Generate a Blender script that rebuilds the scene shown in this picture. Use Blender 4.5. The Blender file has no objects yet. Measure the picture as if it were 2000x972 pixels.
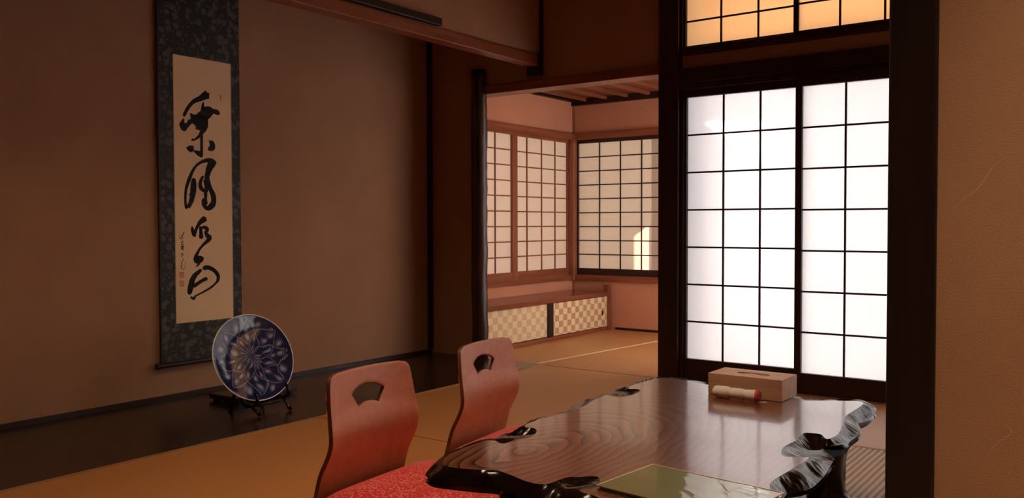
import bpy, bmesh, math, random
import numpy as np
from mathutils import Vector, Matrix, noise
from mathutils.geometry import delaunay_2d_cdt
random.seed(4)
sc = bpy.context.scene
col = sc.collection

# ------------------------------------------------------------------ camera
F, YAW, PIT, ROL, CZ = 1689.5, .6300, .02748, -.00245, .88
cy, sy, cp, sp, cr, sr = math.cos(YAW), math.sin(YAW), math.cos(PIT), math.sin(PIT), math.cos(ROL), math.sin(ROL)
FW = Vector((-sy*cp, cy*cp, -sp)); R0 = Vector((cy, sy, 0)); U0 = R0.cross(FW)
RT = R0*cr + U0*sr; UP = -R0*sr + U0*cr
CAM = Vector((0, 0, CZ))
def on(x, y, ax, v):            # point of the photograph on an axis-aligned plane of the room
    d = FW + RT*((x-1000)/F) - UP*((y-486)/F)
    return CAM + d*((v-CAM[ax])/d[ax])
def onz(x, y, z): return on(x, y, 2, z)
cd = bpy.data.cameras.new('camera'); cam = bpy.data.objects.new('camera', cd); col.objects.link(cam)
cd.sensor_width = 36; cd.lens = 36*F/2000; cd.clip_start = .02
M = Matrix.Identity(4)
for i in range(3): M[i][0], M[i][1], M[i][2], M[i][3] = RT[i], UP[i], -FW[i], CAM[i]
cam.matrix_world = M; sc.camera = cam

# ------------------------------------------------------------------ materials
def nmat(name):
    m = bpy.data.materials.new(name); m.use_nodes = True
    nt = m.node_tree; b = nt.nodes['Principled BSDF']
    return m, nt, b
def N(nt, t, **kw):
    n = nt.nodes.new(t)
    for k, v in kw.items():
        if k in n.inputs: n.inputs[k].default_value = v
        else: setattr(n, k, v)
    return n
def coords(nt, scale=(1, 1, 1), rot=(0, 0, 0), loc=(0, 0, 0), kind='Object'):
    tc = N(nt, 'ShaderNodeTexCoord'); mp = N(nt, 'ShaderNodeMapping')
    mp.inputs['Scale'].default_value = scale; mp.inputs['Rotation'].default_value = rot; mp.inputs['Location'].default_value = loc
    nt.links.new(tc.outputs[kind], mp.inputs['Vector']); return mp.outputs['Vector']
def ramp(nt, fac, stops):
    r = N(nt, 'ShaderNodeValToRGB'); e = r.color_ramp.elements
    while len(e) < len(stops): e.new(.5)
    for q, (p, c) in zip(e, stops): q.position = p; q.color = (*c, 1)
    nt.links.new(fac, r.inputs['Fac']); return r.outputs['Color']
def bump(nt, b, h, s=.3, d=.002):
    n = N(nt, 'ShaderNodeBump', Strength=s, Distance=d); nt.links.new(h, n.inputs['Height']); nt.links.new(n.outputs['Normal'], b.inputs['Normal'])
def math_(nt, op, a, bb=None):
    n = N(nt, 'ShaderNodeMath'); n.operation = op
    for i, v in enumerate((a, bb)):
        if v is None: continue
        if isinstance(v, (int, float)): n.inputs[i].default_value = v
        else: nt.links.new(v, n.inputs[i])
    return n.outputs[0]
def mixc(nt, f, a, bb):
    n = N(nt, 'ShaderNodeMix'); n.data_type = 'RGBA'
    for i, v in ((0, f), (6, a), (7, bb)):
        if isinstance(v, tuple): n.inputs[i].default_value = (*v, 1)
        elif isinstance(v, (int, float)): n.inputs[i].default_value = v
        else: nt.links.new(v, n.inputs[i])
    return n.outputs[2]
def plaster(name, c, rough=.95):
    m, nt, b = nmat(name)
    v = coords(nt)
    n1 = N(nt, 'ShaderNodeTexNoise', Scale=3.0, Detail=4.0); n2 = N(nt, 'ShaderNodeTexNoise', Scale=260.0, Detail=3.0)
    for n in (n1, n2): nt.links.new(v, n.inputs['Vector'])
    k = math_(nt, 'ADD', math_(nt, 'MULTIPLY', n1.outputs['Fac'], .55), math_(nt, 'MULTIPLY', n2.outputs['Fac'], .45))
    cc = ramp(nt, k, [(.25, tuple(x*.84 for x in c)), (.75, tuple(x*1.12 for x in c))])
    nt.links.new(cc, b.inputs['Base Color']); b.inputs['Roughness'].default_value = rough
    b.inputs['Specular IOR Level'].default_value = .15
    bump(nt, b, n2.outputs['Fac'], .35, .002)
    return m
def wood(name, c, axis=2, rough=.42, dark=.6, grain=1.0, spec=.4):
    m, nt, b = nmat(name)
    s = [38*grain]*3; s[axis] = 1.6*grain
    v = coords(nt, scale=tuple(s))
    n1 = N(nt, 'ShaderNodeTexNoise', Scale=1.0, Detail=6.0, Roughness=.6); nt.links.new(v, n1.inputs['Vector'])
    cc = ramp(nt, n1.outputs['Fac'], [(.3, tuple(x*dark for x in c)), (.7, tuple(x*1.15 for x in c))])
    nt.links.new(cc, b.inputs['Base Color']); b.inputs['Roughness'].default_value = rough
    b.inputs['Specular IOR Level'].default_value = spec
    bump(nt, b, n1.outputs['Fac'], .12, .001)
    return m
def plain(name, c, rough=.5, spec=.5, **kw):
    m, nt, b = nmat(name)
    v = coords(nt); n1 = N(nt, 'ShaderNodeTexNoise', Scale=60.0, Detail=3.0); nt.links.new(v, n1.inputs['Vector'])
    nt.links.new(ramp(nt, n1.outputs['Fac'], [(.2, tuple(x*.9 for x in c)), (.8, tuple(min(1, x*1.08) for x in c))]), b.inputs['Base Color'])
    b.inputs['Roughness'].default_value = rough; b.inputs['Specular IOR Level'].default_value = spec
    for k, x in kw.items(): b.inputs[k].default_value = x
    return m
def paper(name, c, trans=.55, emit=0.0, ec=(1, 1, 1)):
    m = bpy.data.materials.new(name); m.use_nodes = True; nt = m.node_tree; nt.nodes.clear()
    o = N(nt, 'ShaderNodeOutputMaterial')
    v = coords(nt); n1 = N(nt, 'ShaderNodeTexNoise', Scale=35.0, Detail=5.0, Roughness=.7); nt.links.new(v, n1.inputs['Vector'])
    cc = ramp(nt, n1.outputs['Fac'], [(.25, tuple(x*.94 for x in c)), (.75, c)])
    d = N(nt, 'ShaderNodeBsdfDiffuse'); t = N(nt, 'ShaderNodeBsdfTranslucent'); mx = N(nt, 'ShaderNodeMixShader', Fac=trans)
    nt.links.new(cc, d.inputs['Color']); nt.links.new(cc, t.inputs['Color'])
    nt.links.new(d.outputs[0], mx.inputs[1]); nt.links.new(t.outputs[0], mx.inputs[2])
    out = mx.outputs[0]
    if emit > 0:  # daylight coming through the paper, partly put in as an even glow
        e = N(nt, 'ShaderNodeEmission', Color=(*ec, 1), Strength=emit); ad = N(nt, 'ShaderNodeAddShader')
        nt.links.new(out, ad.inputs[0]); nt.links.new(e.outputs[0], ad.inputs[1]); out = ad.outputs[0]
    nt.links.new(out, o.inputs['Surface'])
    return m

MW = {}
def W(axis, kind='red'):          # the red-brown timber of the house, grain along an axis
    k = (axis, kind)
    if k not in MW:
        c = {'red': (.30, .085, .035), 'dark': (.034, .0105, .0065), 'black': (.022, .010, .008), 'ceil': (.20, .055, .024)}[kind]
        MW[k] = wood('timber_%s_%d' % (kind, axis), c, axis, rough={'red': .38, 'dark': .42, 'black': .4, 'ceil': .5}[kind])
    return MW[k]
m_wall = plaster('sand_plaster', (.42, .225, .130))
m_wall_annex = plaster('annex_plaster', (.62, .265, .155))
m_wall_near = plaster('beige_plaster', (.50, .285, .165))
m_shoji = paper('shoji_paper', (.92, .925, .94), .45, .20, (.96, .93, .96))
m_transom = paper('transom_paper', (.88, .66, .42), .5, .26, (1, .66, .36))  # warm light behind the transom is put into paper colour and glow
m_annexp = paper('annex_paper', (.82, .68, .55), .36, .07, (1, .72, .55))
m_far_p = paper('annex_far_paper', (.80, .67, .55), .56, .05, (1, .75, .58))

def tatami():
    m, nt, b = nmat('tatami')
    v = coords(nt)
    w = N(nt, 'ShaderNodeTexWave', Scale=95.0, Distortion=.4, Detail=2.0); w.bands_direction = 'X'; nt.links.new(v, w.inputs['Vector'])
    n1 = N(nt, 'ShaderNodeTexNoise', Scale=90.0, Detail=4.0); nt.links.new(coords(nt, (4, .4, 1)), n1.inputs['Vector'])
    n2 = N(nt, 'ShaderNodeTexNoise', Scale=1.2, Detail=2.0); nt.links.new(v, n2.inputs['Vector'])
    k = math_(nt, 'ADD', math_(nt, 'MULTIPLY', n1.outputs['Fac'], .5), math_(nt, 'MULTIPLY', n2.outputs['Fac'], .5))
    nt.links.new(ramp(nt, k, [(.3, (.41, .170, .050)), (.7, (.54, .235, .078))]), b.inputs['Base Color'])
    b.inputs['Roughness'].default_value = .42; b.inputs['Specular IOR Level'].default_value = .6
    bump(nt, b, w.outputs['Fac'], .25, .0015)
    return m
m_tatami = tatami()

# ------------------------------------------------------------------ mesh helpers
def tag(o, label=None, cat=None, group=None, kind=None):
    if label: o['label'] = label
    if cat: o['category'] = cat
    if group: o['group'] = group
    if kind: o['kind'] = kind
    return o
def obj(name, bm, mat, parent=None, smooth=False, bevel=0, seg=2):
    me = bpy.data.meshes.new(name)
    bmesh.ops.recalc_face_normals(bm, faces=bm.faces)
    bm.to_mesh(me); bm.free()
    for m in (mat if isinstance(mat, (list, tuple)) else [mat]): me.materials.append(m)
    o = bpy.data.objects.new(name, me); col.objects.link(o)
    if parent: o.parent = parent
    if smooth:
        for p in me.polygons: p.use_smooth = True
    if bevel:
        md = o.modifiers.new('bevel', 'BEVEL'); md.width = bevel; md.segments = seg; md.limit_method = 'ANGLE'
    return o
def empty(name, loc, rz=0):
    o = bpy.data.objects.new(name, None); o.location = loc; o.rotation_euler = (0, 0, rz); o.empty_display_size = .1; col.objects.link(o); return o
def box(bm, x0, x1, y0, y1, z0, z1):
    vs = [bm.verts.new((x, y, z)) for x in (x0, x1) for y in (y0, y1) for z in (z0, z1)]
    for f in ((0, 1, 3, 2), (4, 6, 7, 5), (0, 4, 5, 1), (2, 3, 7, 6), (0, 2, 6, 4), (1, 5, 7, 3)): bm.faces.new([vs[i] for i in f])
    return bm
def boxes(*bs):
    bm = bmesh.new()
    for b in bs: box(bm, *b)
    return bm
def struct(name, bm, mat, label, cat, bevel=0, **kw):
    return tag(obj(name, bm, mat, None, bevel=bevel, **kw), label, cat, kind='structure')
def tube(bm, pts, rad, n=10, cap=True):
    pts = [Vector(p) for p in pts]; rings = []
    rad = rad if isinstance(rad, (list, tuple)) else [rad]*len(pts)
    prev = None
    for i, p in enumerate(pts):
        t = (pts[min(i+1, len(pts)-1)] - pts[max(i-1, 0)]).normalized()
        a = Vector((0, 0, 1)) if abs(t.z) < .9 else Vector((1, 0, 0))
        if prev is not None: a = prev
        u = (a - t*a.dot(t)).normalized(); w = t.cross(u); prev = u
        rings.append([bm.verts.new(p + (u*math.cos(k*2*math.pi/n) + w*math.sin(k*2*math.pi/n))*rad[i]) for k in range(n)])
    for a, b in zip(rings, rings[1:]):
        for k in range(n): bm.faces.new((a[k], a[(k+1) % n], b[(k+1) % n], b[k]))
    if cap: bm.faces.new(rings[0][::-1]); bm.faces.new(rings[-1])
    return bm
def lathe(bm, prof, n=64):
    rings = [[bm.verts.new((r*math.cos(k*2*math.pi/n), r*math.sin(k*2*math.pi/n), z)) for k in range(n)] if r > 1e-6 else [bm.verts.new((0, 0, z))] for r, z in prof]
    for a, b in zip(rings, rings[1:]):
        for k in range(n):
            k2 = (k+1) % n
            if len(a) == 1: bm.faces.new((a[0], b[k], b[k2]))
            elif len(b) == 1: bm.faces.new((a[k], a[k2], b[0]))
            else: bm.faces.new((a[k], a[k2], b[k2], b[k]))
    return bm
def spline(pts, n=8, closed=False):     # Catmull-Rom
    P = [np.array(p, float) for p in pts]; out = []; L = len(P)
    for i in range(L if closed else L-1):
        if closed: a, b, c, d = P[(i-1) % L], P[i], P[(i+1) % L], P[(i+2) % L]
        else: a, b, c, d = P[max(i-1, 0)], P[i], P[i+1], P[min(i+2, L-1)]
        for k in range(n):
            t = k/n
            out.append(.5*((2*b)+(c-a)*t+(2*a-5*b+4*c-d)*t*t+(3*b-a-3*c+d)*t**3))
    if not closed: out.append(P[-1])
    return out

# ------------------------------------------------------------------ room shell
XB, XK, YF = -4.0, -3.055, 4.52          # alcove back wall, alcove front line, far wall
YA, ZC = 6.39, 1.94                      # annex far wall, annex ceiling
ZT = 2.55                                # room ceiling
TH = .11
XP0, XP1 = -2.239, -2.115                # corner post
# floors
bm = boxes((XK+.012, 2.6, -2.0, YF, -.06, 0)); struct('floor', bm, m_tatami, 'straw tatami floor of the main room under the table and chairs', 'floor')
fl = bpy.data.objects['floor']
m_seam = plain('tatami_seam', (.20, .10, .04), .9, .1)
bm = boxes((XK+.012, -1.2, 2.664, 2.668, 0, .0012), (XK+.012, 2.6, YF-.025, YF-.02, 0, .0012))
s = obj('seam', bm, m_seam, fl)
bm = boxes((XB-.02, -2.05, YF, YA, -.06, 0)); fa = struct('floor.001', bm, m_tatami, 'straw tatami floor of the small side room in front of the low cabinet', 'floor')
m_strip = plain('pale_strip', (.86, .60, .33), .8, .2)
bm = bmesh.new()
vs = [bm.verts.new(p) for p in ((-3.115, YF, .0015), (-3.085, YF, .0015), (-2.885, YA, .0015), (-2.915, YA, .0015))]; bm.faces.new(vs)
o = obj('floor_strip', bm, m_strip, fa); o['label'] = 'pale strip on the tatami'  # narrow pale strip running slantwise over the tatami
m_board, nt, b = nmat('alcove_lacquer')
v = coords(nt, (9, .8, 1)); n1 = N(nt, 'ShaderNodeTexNoise', Scale=4.0, Detail=6.0); nt.links.new(v, n1.inputs['Vector'])
nt.links.new(ramp(nt, n1.outputs['Fac'], [(.3, (.020, .010, .007)), (.7, (.036, .018, .011))]), b.inputs['Base Color'])
b.inputs['Roughness'].default_value = .24; b.inputs['Specular IOR Level'].default_value = .5
bm = boxes((XB-.02, XK, .9, YF, -.06, 0)); struct('floor.002', bm, m_board, 'dark polished board floor of the alcove below the hanging scroll', 'floor')
bm = boxes((XK, XK+.012, .9, YF, -.06, .004)); struct('trim_1', bm, wood('pale_edge', (.42, .22, .10), 1), 'thin pale strip where the alcove board meets the tatami', 'trim')
bm = boxes((XB, XB+.018, .9, YF, 0, .022)); struct('baseboard_left', bm, W(1, 'dark'), 'low dark skirting strip along the back of the alcove', 'baseboard')
# left wall : alcove back and annex side (with the window opening)
bm = boxes((XB-TH, XB, .8, 4.56, -.06, ZT), (XB-TH, XB, 4.56, YA+TH, -.06, .415), (XB-TH, XB, 4.56, YA+TH, 1.66, ZT), (XB-TH, XB, 4.56, 4.66, .415, 1.66), (XB-TH, XB, 6.36, YA+TH, .415, 1.66))
struct('wall_left', bm, [m_wall, m_wall_annex], 'brown sand plaster wall behind the scroll, running on into the side room', 'wall')
for p in bpy.data.objects['wall_left'].data.polygons:
    if p.center.y > 4.57 or (p.center.y > 4.55 and p.index >= 6): p.material_index = 1
# far wall: alcove cheek, wall over the opening, wall over the shoji
bm = boxes((XB, -3.60, YF, YF+TH, 0, ZT), (-3.60, XP0, YF, YF+TH, 1.79, ZT), (XP1, -.2, YF+.02, YF+.09, 1.75, 1.835), (XP1, -.2, YF+.02, YF+.09, 2.31, ZT), (2.32, 2.6, YF, YF+TH, 0, ZT), (-.2, 2.6, YF+.02, YF+.09, 1.75, 1.835), (-.2, 2.6, YF+.02, YF+.09, 2.31, ZT), (XP0, XP1, YF+.02, YF+TH, 0, ZT))
struct('wall_far', bm, m_wall, 'brown plaster of the far wall above the opening and around the paper doors', 'wall')
# wall hanging over the alcove front
bm = boxes((XK-.075, XK-.012, .9, YF, 1.90, ZT)); struct('wall_alcove', bm, m_wall, 'plaster wall hanging above the alcove front over the slim lintel', 'wall')
bm = boxes((XB, XK, .8, .9, -.06, ZT), (XK-.1, XK, -2.0, .9, -.06, ZT)); struct('wall_alcove.001', bm, m_wall, 'plaster cheek closing the near end of the alcove', 'wall')
# annex
bm = boxes((XB-TH, -2.05, YA, YA+TH, -.06, .415), (XB-TH, -2.05, YA, YA+TH, 1.66, ZT), (XB-TH, -3.98, YA, YA+TH, .415, 1.66), (-2.55, -2.05, YA, YA+TH, .415, 1.66))
struct('wall_annex', bm, m_wall_annex, 'reddish plaster end wall of the side room above and below the paper window', 'wall')
bm = boxes((-2.13, -2.03, YF+TH, YA+TH, -.06, .02), (-2.13, -2.03, YF+TH, YA+TH, 1.75, ZT), (-2.13, -2.03, YF+TH, 4.72, .02, 1.75), (-2.13, -2.03, 6.30, YA+TH, .02, 1.75)); struct('wall_annex.001', bm, m_wall_annex, 'plaster wall on the right of the side room', 'wall')
bm = boxes((XB, -2.1, YF+TH, YA, ZC+.02, ZC+.06))
struct('ceiling.001', bm, W(1, 'ceil'), 'boarded reddish ceiling of the side room', 'ceiling')
cb = bpy.data.objects['ceiling.001']
x = -3.86
while x < -2.15:
    obj('batten', boxes((x-.014, x+.014, YF+TH, YA, ZC-.006, ZC+.02)), W(1, 'red'), cb, bevel=.004); x += .20
struct('trim_2', boxes((XB, -2.13, YA-.035, YA, ZC-.035, ZC+.02), (XB, XB+.035, YF+TH, YA, ZC-.035+.03, ZC+.02)), W(0, 'dark'), 'dark cornice strip between the side room wall and its ceiling', 'trim', .003)
# ceiling, back and side walls of the room (behind the camera they only close the room)
struct('ceiling', boxes((XB-TH, 2.7, -2.1, YF+TH, ZT, ZT+.06)), wood('ceiling_board', (.24, .12, .07), 1), 'dark boarded ceiling of the main room', 'ceiling')
struct('wall_back', boxes((XK-.1, 2.7, -2.1, -2.0, -.06, ZT)), m_wall_near, 'plaster wall behind the viewer', 'wall')
struct('wall_side', boxes((2.6, 2.7, -2.1, YF+TH, -.06, ZT)), m_wall_near, 'plaster wall closing the room on the side away from the alcove', 'wall')
YN = 2.0
wn = struct('wall_right', boxes((-.352, 2.6, YN, YN+.08, 0, ZT)), m_wall_near, 'plain beige plaster wall close to the viewer beside the black post', 'wall')
m_scr = plaster('scratch_plaster', (.60, .37, .24))
for pts in ([(1861, 409), (1880, 390), (1905, 372), (1922, 352), (1938, 328), (1962, 308)], [(1930, 888), (1942, 870), (1960, 856), (1974, 846), (1972, 836), (1960, 828)]):
    bm = bmesh.new(); P = [on(x, y, 1, YN) for x, y in pts]; P = [Vector((p.x, YN-.0002, p.z)) for p in P]
    P = [Vector(q) for q in spline(P, 5)]; n = len(P)
    up, lo = [], []
    for i, p in enumerate(P):
        t = (P[min(i+1, n-1)]-P[max(i-1, 0)]).normalized(); w = .0011*math.sin(math.pi*(i+.6)/(n+.2))+.0002
        q = Vector((-t.z, 0, t.x))*w; up.append(bm.verts.new(p+q)); lo.append(bm.verts.new(p-q))
    for i in range(n-1): bm.faces.new((up[i], up[i+1], lo[i+1], lo[i]))
    o = obj('scratch', bm, m_scr, wn); o['label'] = 'pale curved scratch in the plaster'
struct('trim_3', boxes((-.447, -.35, YN-.012, YN+.092, 0, ZT)), W(2, 'black'), 'tall black squared post close to the viewer at the edge of the beige wall', 'post', .006)
# corner post, alcove post, header, lintel, rails
struct('trim_4', boxes((XP0, XP1, YF-.035, YF+.03, 0, ZT)), W(2, 'dark'), 'dark red squared post between the side room opening and the paper doors', 'post', .006)
bm = bmesh.new(); pts = []; rad = []
for i in range(40):
    z = i/39*1.9; pts.append((-3.553+.005*noise.noise((z*3, 1, 0)), YF-.012+.004*noise.noise((z*3, 5, 0)), z)); rad.append(.053+.0045*noise.noise((z*5, 3, 2))+.003*noise.noise((z*14, 3, 9)))
tube(bm, pts, rad, 28)
for v_ in bm.verts:
    k = noise.noise(v_.co*18)*.0035; v_.co.x += k; v_.co.y += k
m_log, nt, b = nmat('natural_log')
v = coords(nt, (30, 30, 3)); n1 = N(nt, 'ShaderNodeTexNoise', Scale=1.5, Detail=6.0); nt.links.new(v, n1.inputs['Vector'])
nt.links.new(ramp(nt, n1.outputs['Fac'], [(.3, (.018, .008, .006)), (.7, (.060, .024, .016))]), b.inputs['Base Color']); b.inputs['Roughness'].default_value = .33
bump(nt, b, n1.outputs['Fac'], .5, .004)
struct('trim_5', bm, m_log, 'dark natural round log post with a wavy edge beside the alcove', 'post', smooth=True)
struct('trim_6', boxes((-3.60, XP0, YF-.02, YF+TH+.01, 1.737, 1.79)), W(0, 'red'), 'red-brown header beam over the opening to the side room', 'beam', .004)
struct('trim_7', boxes((XB, XB+.03, YF-.03, YF, .02, ZT)), W(2, 'dark'), 'thin dark vertical corner strip at the inner end of the alcove', 'trim', .003)
struct('trim_8', boxes((XK-.085, XK, .9, YF-.01, 1.872, 1.938)), W(1, 'red'), 'long red-brown lintel beam along the bottom of the hanging alcove wall', 'beam', .004)
struct('trim_9', boxes((XK-.02, XK+.018, .9, 3.54, 1.944, 1.984)), W(1, 'black'), 'short black batten lying on the alcove lintel and ending part way', 'trim', .004)
struct('trim_10', boxes((XK-.09, XK+.012, YF-.05, YF-.008, 1.815, 1.95)), W(2, 'black'), 'small black block under the far end of the alcove lintel', 'trim', .003)
struct('trim_11', boxes((XK-.012, XK+.008, YF-.022, YF, 1.82, ZT)), W(2, 'dark'), 'thin vertical strip in the corner above the lintel end', 'trim', .002)
# annex window rails and the corner post between the windows
struct('trim_12', boxes((XB-.06, XB+.03, YF+TH, YA-.001, 1.612, 1.665), (XB-.06, XB+.022, YF+TH, YA-.001, .408, .452), (XB-.06, XB+.02, YF+TH, 4.68, .452, 1.612)), W(1, 'red'), 'red-brown top and bottom rails of the long side room window', 'trim', .003)
struct('trim_13', boxes((-3.985, -2.13, YA-.03, YA+.06, 1.612, 1.665), (-3.985, -2.13, YA-.03, YA+.06, .408, .452)), W(0, 'red'), 'red-brown rails of the end window of the side room', 'trim', .003)
struct('trim_14', boxes((XB-.005, XB+.036, YA-.062, YA+.005, .405, 1.67), (XB, XB+.014, YA-.014, YA, 0, ZC)), W(2, 'red'), 'reddish corner post where the two side room windows meet', 'post', .003)
struct('trim_15', boxes((-3.58, -2.13, YA-.012, YA, 0, .02)), W(0, 'dark'), 'thin skirting line at the foot of the side room end wall', 'baseboard', .002)
# wide rail over the doors, transom frame, sill
struct('trim_16', boxes((XP1, 2.34, YF-.03, YF+.09, 1.668, 1.752), (XP1, 2.34, YF-.018, YF+.09, 1.634, 1.668), (XP1, XP1+.022, YF-.01, YF+.09, 0, 1.64)), W(0, 'dark'), 'broad dark rail above the two big paper doors', 'beam', .004)
struct('trim_17', boxes((XP1, 2.34, YF-.012, YF+.08, 1.829, 1.868), (XP1, XP1+.016, YF-.012, YF+.08, 1.868, 2.31), (XP1, 2.34, YF-.012, YF+.08, 2.28, 2.32)), W(0, 'dark'), 'dark frame around the paper transom above the doors', 'trim', .003)
struct('trim_18', boxes((XP1, 2.34, YF-.035, YF+.09, -.03, .004)), W(0, 'red'), 'grooved wooden sill under the paper doors', 'sill', .003)

# ------------------------------------------------------------------ paper doors and windows
def shoji(name, axis, a0, a1, z0, z1, pos, nc, nr, stile, top, bot, mat, wood_kind, label, cat, inward, kw=.0095, mids=None, th=.028):
    """panel in plane axis=pos; runs a0..a1 along the other axis; inward = sign of the room side"""
    other = 0 if axis == 1 else 1
    def bx(lo, hi, zz0, zz1, d0, d1):
        d = sorted((pos+inward*d0, pos+inward*d1))
        return (lo, hi, d[0], d[1], zz0, zz1) if axis == 1 else (d[0], d[1], lo, hi, zz0, zz1)
    bm = boxes(bx(a0, a0+stile, z0, z1, 0, th), bx(a1-stile, a1, z0, z1, 0, th))
    fr = tag(obj(name, bm, W(2, wood_kind), None, bevel=.002), label, cat, kind='structure')
    obj('rail', boxes(bx(a0+stile, a1-stile, z1-top, z1, .001, th-.001)), W(other, wood_kind), fr, bevel=.002)
    obj('rail', boxes(bx(a0+stile, a1-stile, z0, z0+bot, .001, th-.001)), W(other, wood_kind), fr, bevel=.002)
    obj('paper', boxes(bx(a0+stile, a1-stile, z0+bot, z1-top, .004, .0055)), mat, fr)
    L0, L1, B0, B1 = a0+stile, a1-stile, z0+bot, z1-top
    xs = mids if mids else [L0+(L1-L0)*k/nc for k in range(1, nc)]
    lb = [bx(x-kw/2, x+kw/2, B0, B1, .0057, .0145) for x in xs]
    lb += [bx(L0, L1, B0+(B1-B0)*k/nr-kw/2, B0+(B1-B0)*k/nr+kw/2, .0057, .0125) for k in range(1, nr)]
    obj('lattice', boxes(*lb), W(2, wood_kind), fr)
    return fr
shoji('door_1', 1, -2.093, -1.425, .004, 1.638, YF+.028, 3, 7, .011+.002, .045, .12, m_shoji, 'dark', 'left white paper sliding door with a dark lattice, next to the corner post', 'door', -1, mids=[-1.868, -1.661])
d1 = bpy.data.objects['door_1']
shoji('door_2', 1, -1.458, -.762, .004, 1.640, YF-.006, 3, 7, .034, .050, .106, m_shoji, 'dark', 'right white paper sliding door partly hidden by the black near post', 'door', -1, mids=[-1.21, -.998])
for k_ in range(4): shoji('door_%d' % (k_+4), 1, -.13+k_*.61, .51+k_*.61, .004, 1.638, YF+.028-.034*((k_+1) % 2), 3, 7, .03, .045, .12, m_shoji, 'dark', ['first', 'second', 'third', 'fourth'][k_]+' of the unseen paper doors added for daylight behind the near wall', 'door', -1)  # unseen glowing doors added to bring more daylight into the room
shoji('door_3', 1, -.79, -.10, .004, 1.638, YF+.028, 3, 7, .03, .045, .12, m_shoji, 'dark', 'unseen white paper door added for daylight behind the near wall', 'door', -1)  # one more unseen door added for daylight
shoji('window_1', 1, -2.101, -1.449, 1.866, 2.30, YF+.03, 3, 3, .013, .004, .014, m_transom, 'dark', 'left warm-toned paper transom panel over the doors', 'window', -1, mids=[-1.885, -1.676])
shoji('window_2', 1, -1.476, -.80, 1.866, 2.30, YF-.002, 3, 3, .027, .004, .012, m_transom, 'dark', 'right warm-toned paper transom panel beside the near post', 'window', -1, mids=[-1.243, -1.030], th=.02)
shoji('added_window_6', 1, -.80, 2.32, 1.866, 2.30, YF+.03, 14, 3, .03, .004, .014, m_transom, 'dark', 'long unseen paper transom added for daylight behind the near wall', 'window', -1)  # unseen transom run added for daylight from higher up
shoji('window_3', 0, 5.46, 6.355, .445, 1.622, XB-.035, 4, 9, .035, .036, .066, m_annexp, 'red', 'paper lattice sliding window over the low cabinet, nearer the corner', 'window', 1, mids=[5.727, 5.937, 6.139])
shoji('window_4', 0, 4.64, 5.529, .445, 1.622, XB-.002, 4, 9, .066, .036, .066, m_annexp, 'red', 'front paper lattice sliding window beside the log post', 'window', 1, mids=[4.85, 5.056, 5.258])
shoji('window_5', 1, -3.98, -2.55, .445, 1.622, YA+.038, 7, 9, .022, .040, .063, m_far_p, 'dark', 'paper lattice window in the end wall of the side room with a bright sun patch', 'window', -1, mids=[-3.752, -3.550, -3.352, -3.15, -2.95, -2.75])

shoji('door_8', 0, 4.70, 5.53, .02, 1.76, -2.09, 4, 7, .03, .045, .12, m_shoji, 'red', 'unseen paper door added to brighten the side room, nearer the main room', 'door', -1)  # unseen pair of doors added to brighten the side room from the right
shoji('door_9', 0, 5.49, 6.32, .02, 1.76, -2.055, 4, 7, .03, .045, .12, m_shoji, 'red', 'unseen paper door added to brighten the side room, by its end wall', 'door', -1)
# ------------------------------------------------------------------ outdoors: ground, added shading eave and unseen added walls cut to shape the sun patches
SUN = Vector((-.8, -.5, -.22)).normalized()
m_out = plain('outdoor_blocker', (.72, .70, .66), .9, .1); m_gr = plain('pale_gravel', (.62, .60, .56), .95, .1)
struct('ground', boxes((-9, 8, YF+.5, 16, -.5, -.4), (-12, XB-TH-.02, -2, 16, -.5, -.4)), m_gr, 'pale gravel ground outside', 'ground')
struct('shade_eave', boxes((-2.0, 3.2, YF+TH, YF+1.6, 2.36, 2.42), (XB-.6, -2.0, YA+TH, YA+.5, 2.1, 2.16)), m_out, 'unseen eave boards added outside to shade the tops of the paper windows', 'shade_eave')  # unseen eave added so the paper darkens towards its top
def gobo(name, X, y0, y1, z0, z1, holes, label):
    """unseen wall added in plane x=X with an opening whose sunlit image falls where the photograph shows it"""
    rect = [(y0, z0), (y1, z0), (y1, z1), (y0, z1)]
    vs = [Vector(p) for p in rect]; loops = [[0, 1, 2, 3]]
    H = []
    for h in holes:
        pr = []
        for (px, plane, pz) in h:
            k = (X-px)/(-SUN.x)
            pr.append((plane - SUN.y*k, pz - SUN.z*k))
        loops.append(list(range(len(vs), len(vs)+len(pr)))); vs += [Vector(p) for p in pr]; H.append(pr)
    ed = [(l[i], l[(i+1) % len(l)]) for l in loops for i in range(len(l))]
    ov, oe, of, *_ = delaunay_2d_cdt(vs, ed, [], 0, 1e-6)
    bm = bmesh.new(); bv = [bm.verts.new((X, p.x, p.y)) for p in ov]
    for f in of:
        c = sum((ov[i] for i in f), Vector((0, 0)))/len(f)
        if not any(inside(c, pr) for pr in H): bm.faces.new([bv[i] for i in f])
    o = struct(name, bm, m_out, label, 'wall')
    md = o.modifiers.new('thick', 'SOLIDIFY'); md.thickness = .01
def inside(p, poly):
    c = False; j = len(poly)-1
    for i in range(len(poly)):
        (xi, yi), (xj, yj) = poly[i][:2], poly[j][:2]
        if (yi > p[1]) != (yj > p[1]) and p[0] < (xj-xi)*(p[1]-yi)/(yj-yi)+xi: c = not c
        j = i
    return c
gobo('sun_mask_wall', -.02, 4.64, 6.1, -.4, 2.75, [[(-1.975, YF+.03, 1.452), (-1.62, YF+.03, 1.435), (-1.62, YF+.03, 1.21)]], 'unseen wall added outside, its slit cut to shape the sun patch on the left door')  # added sun mask, hole shaped for the triangle of sun on the door
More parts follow.
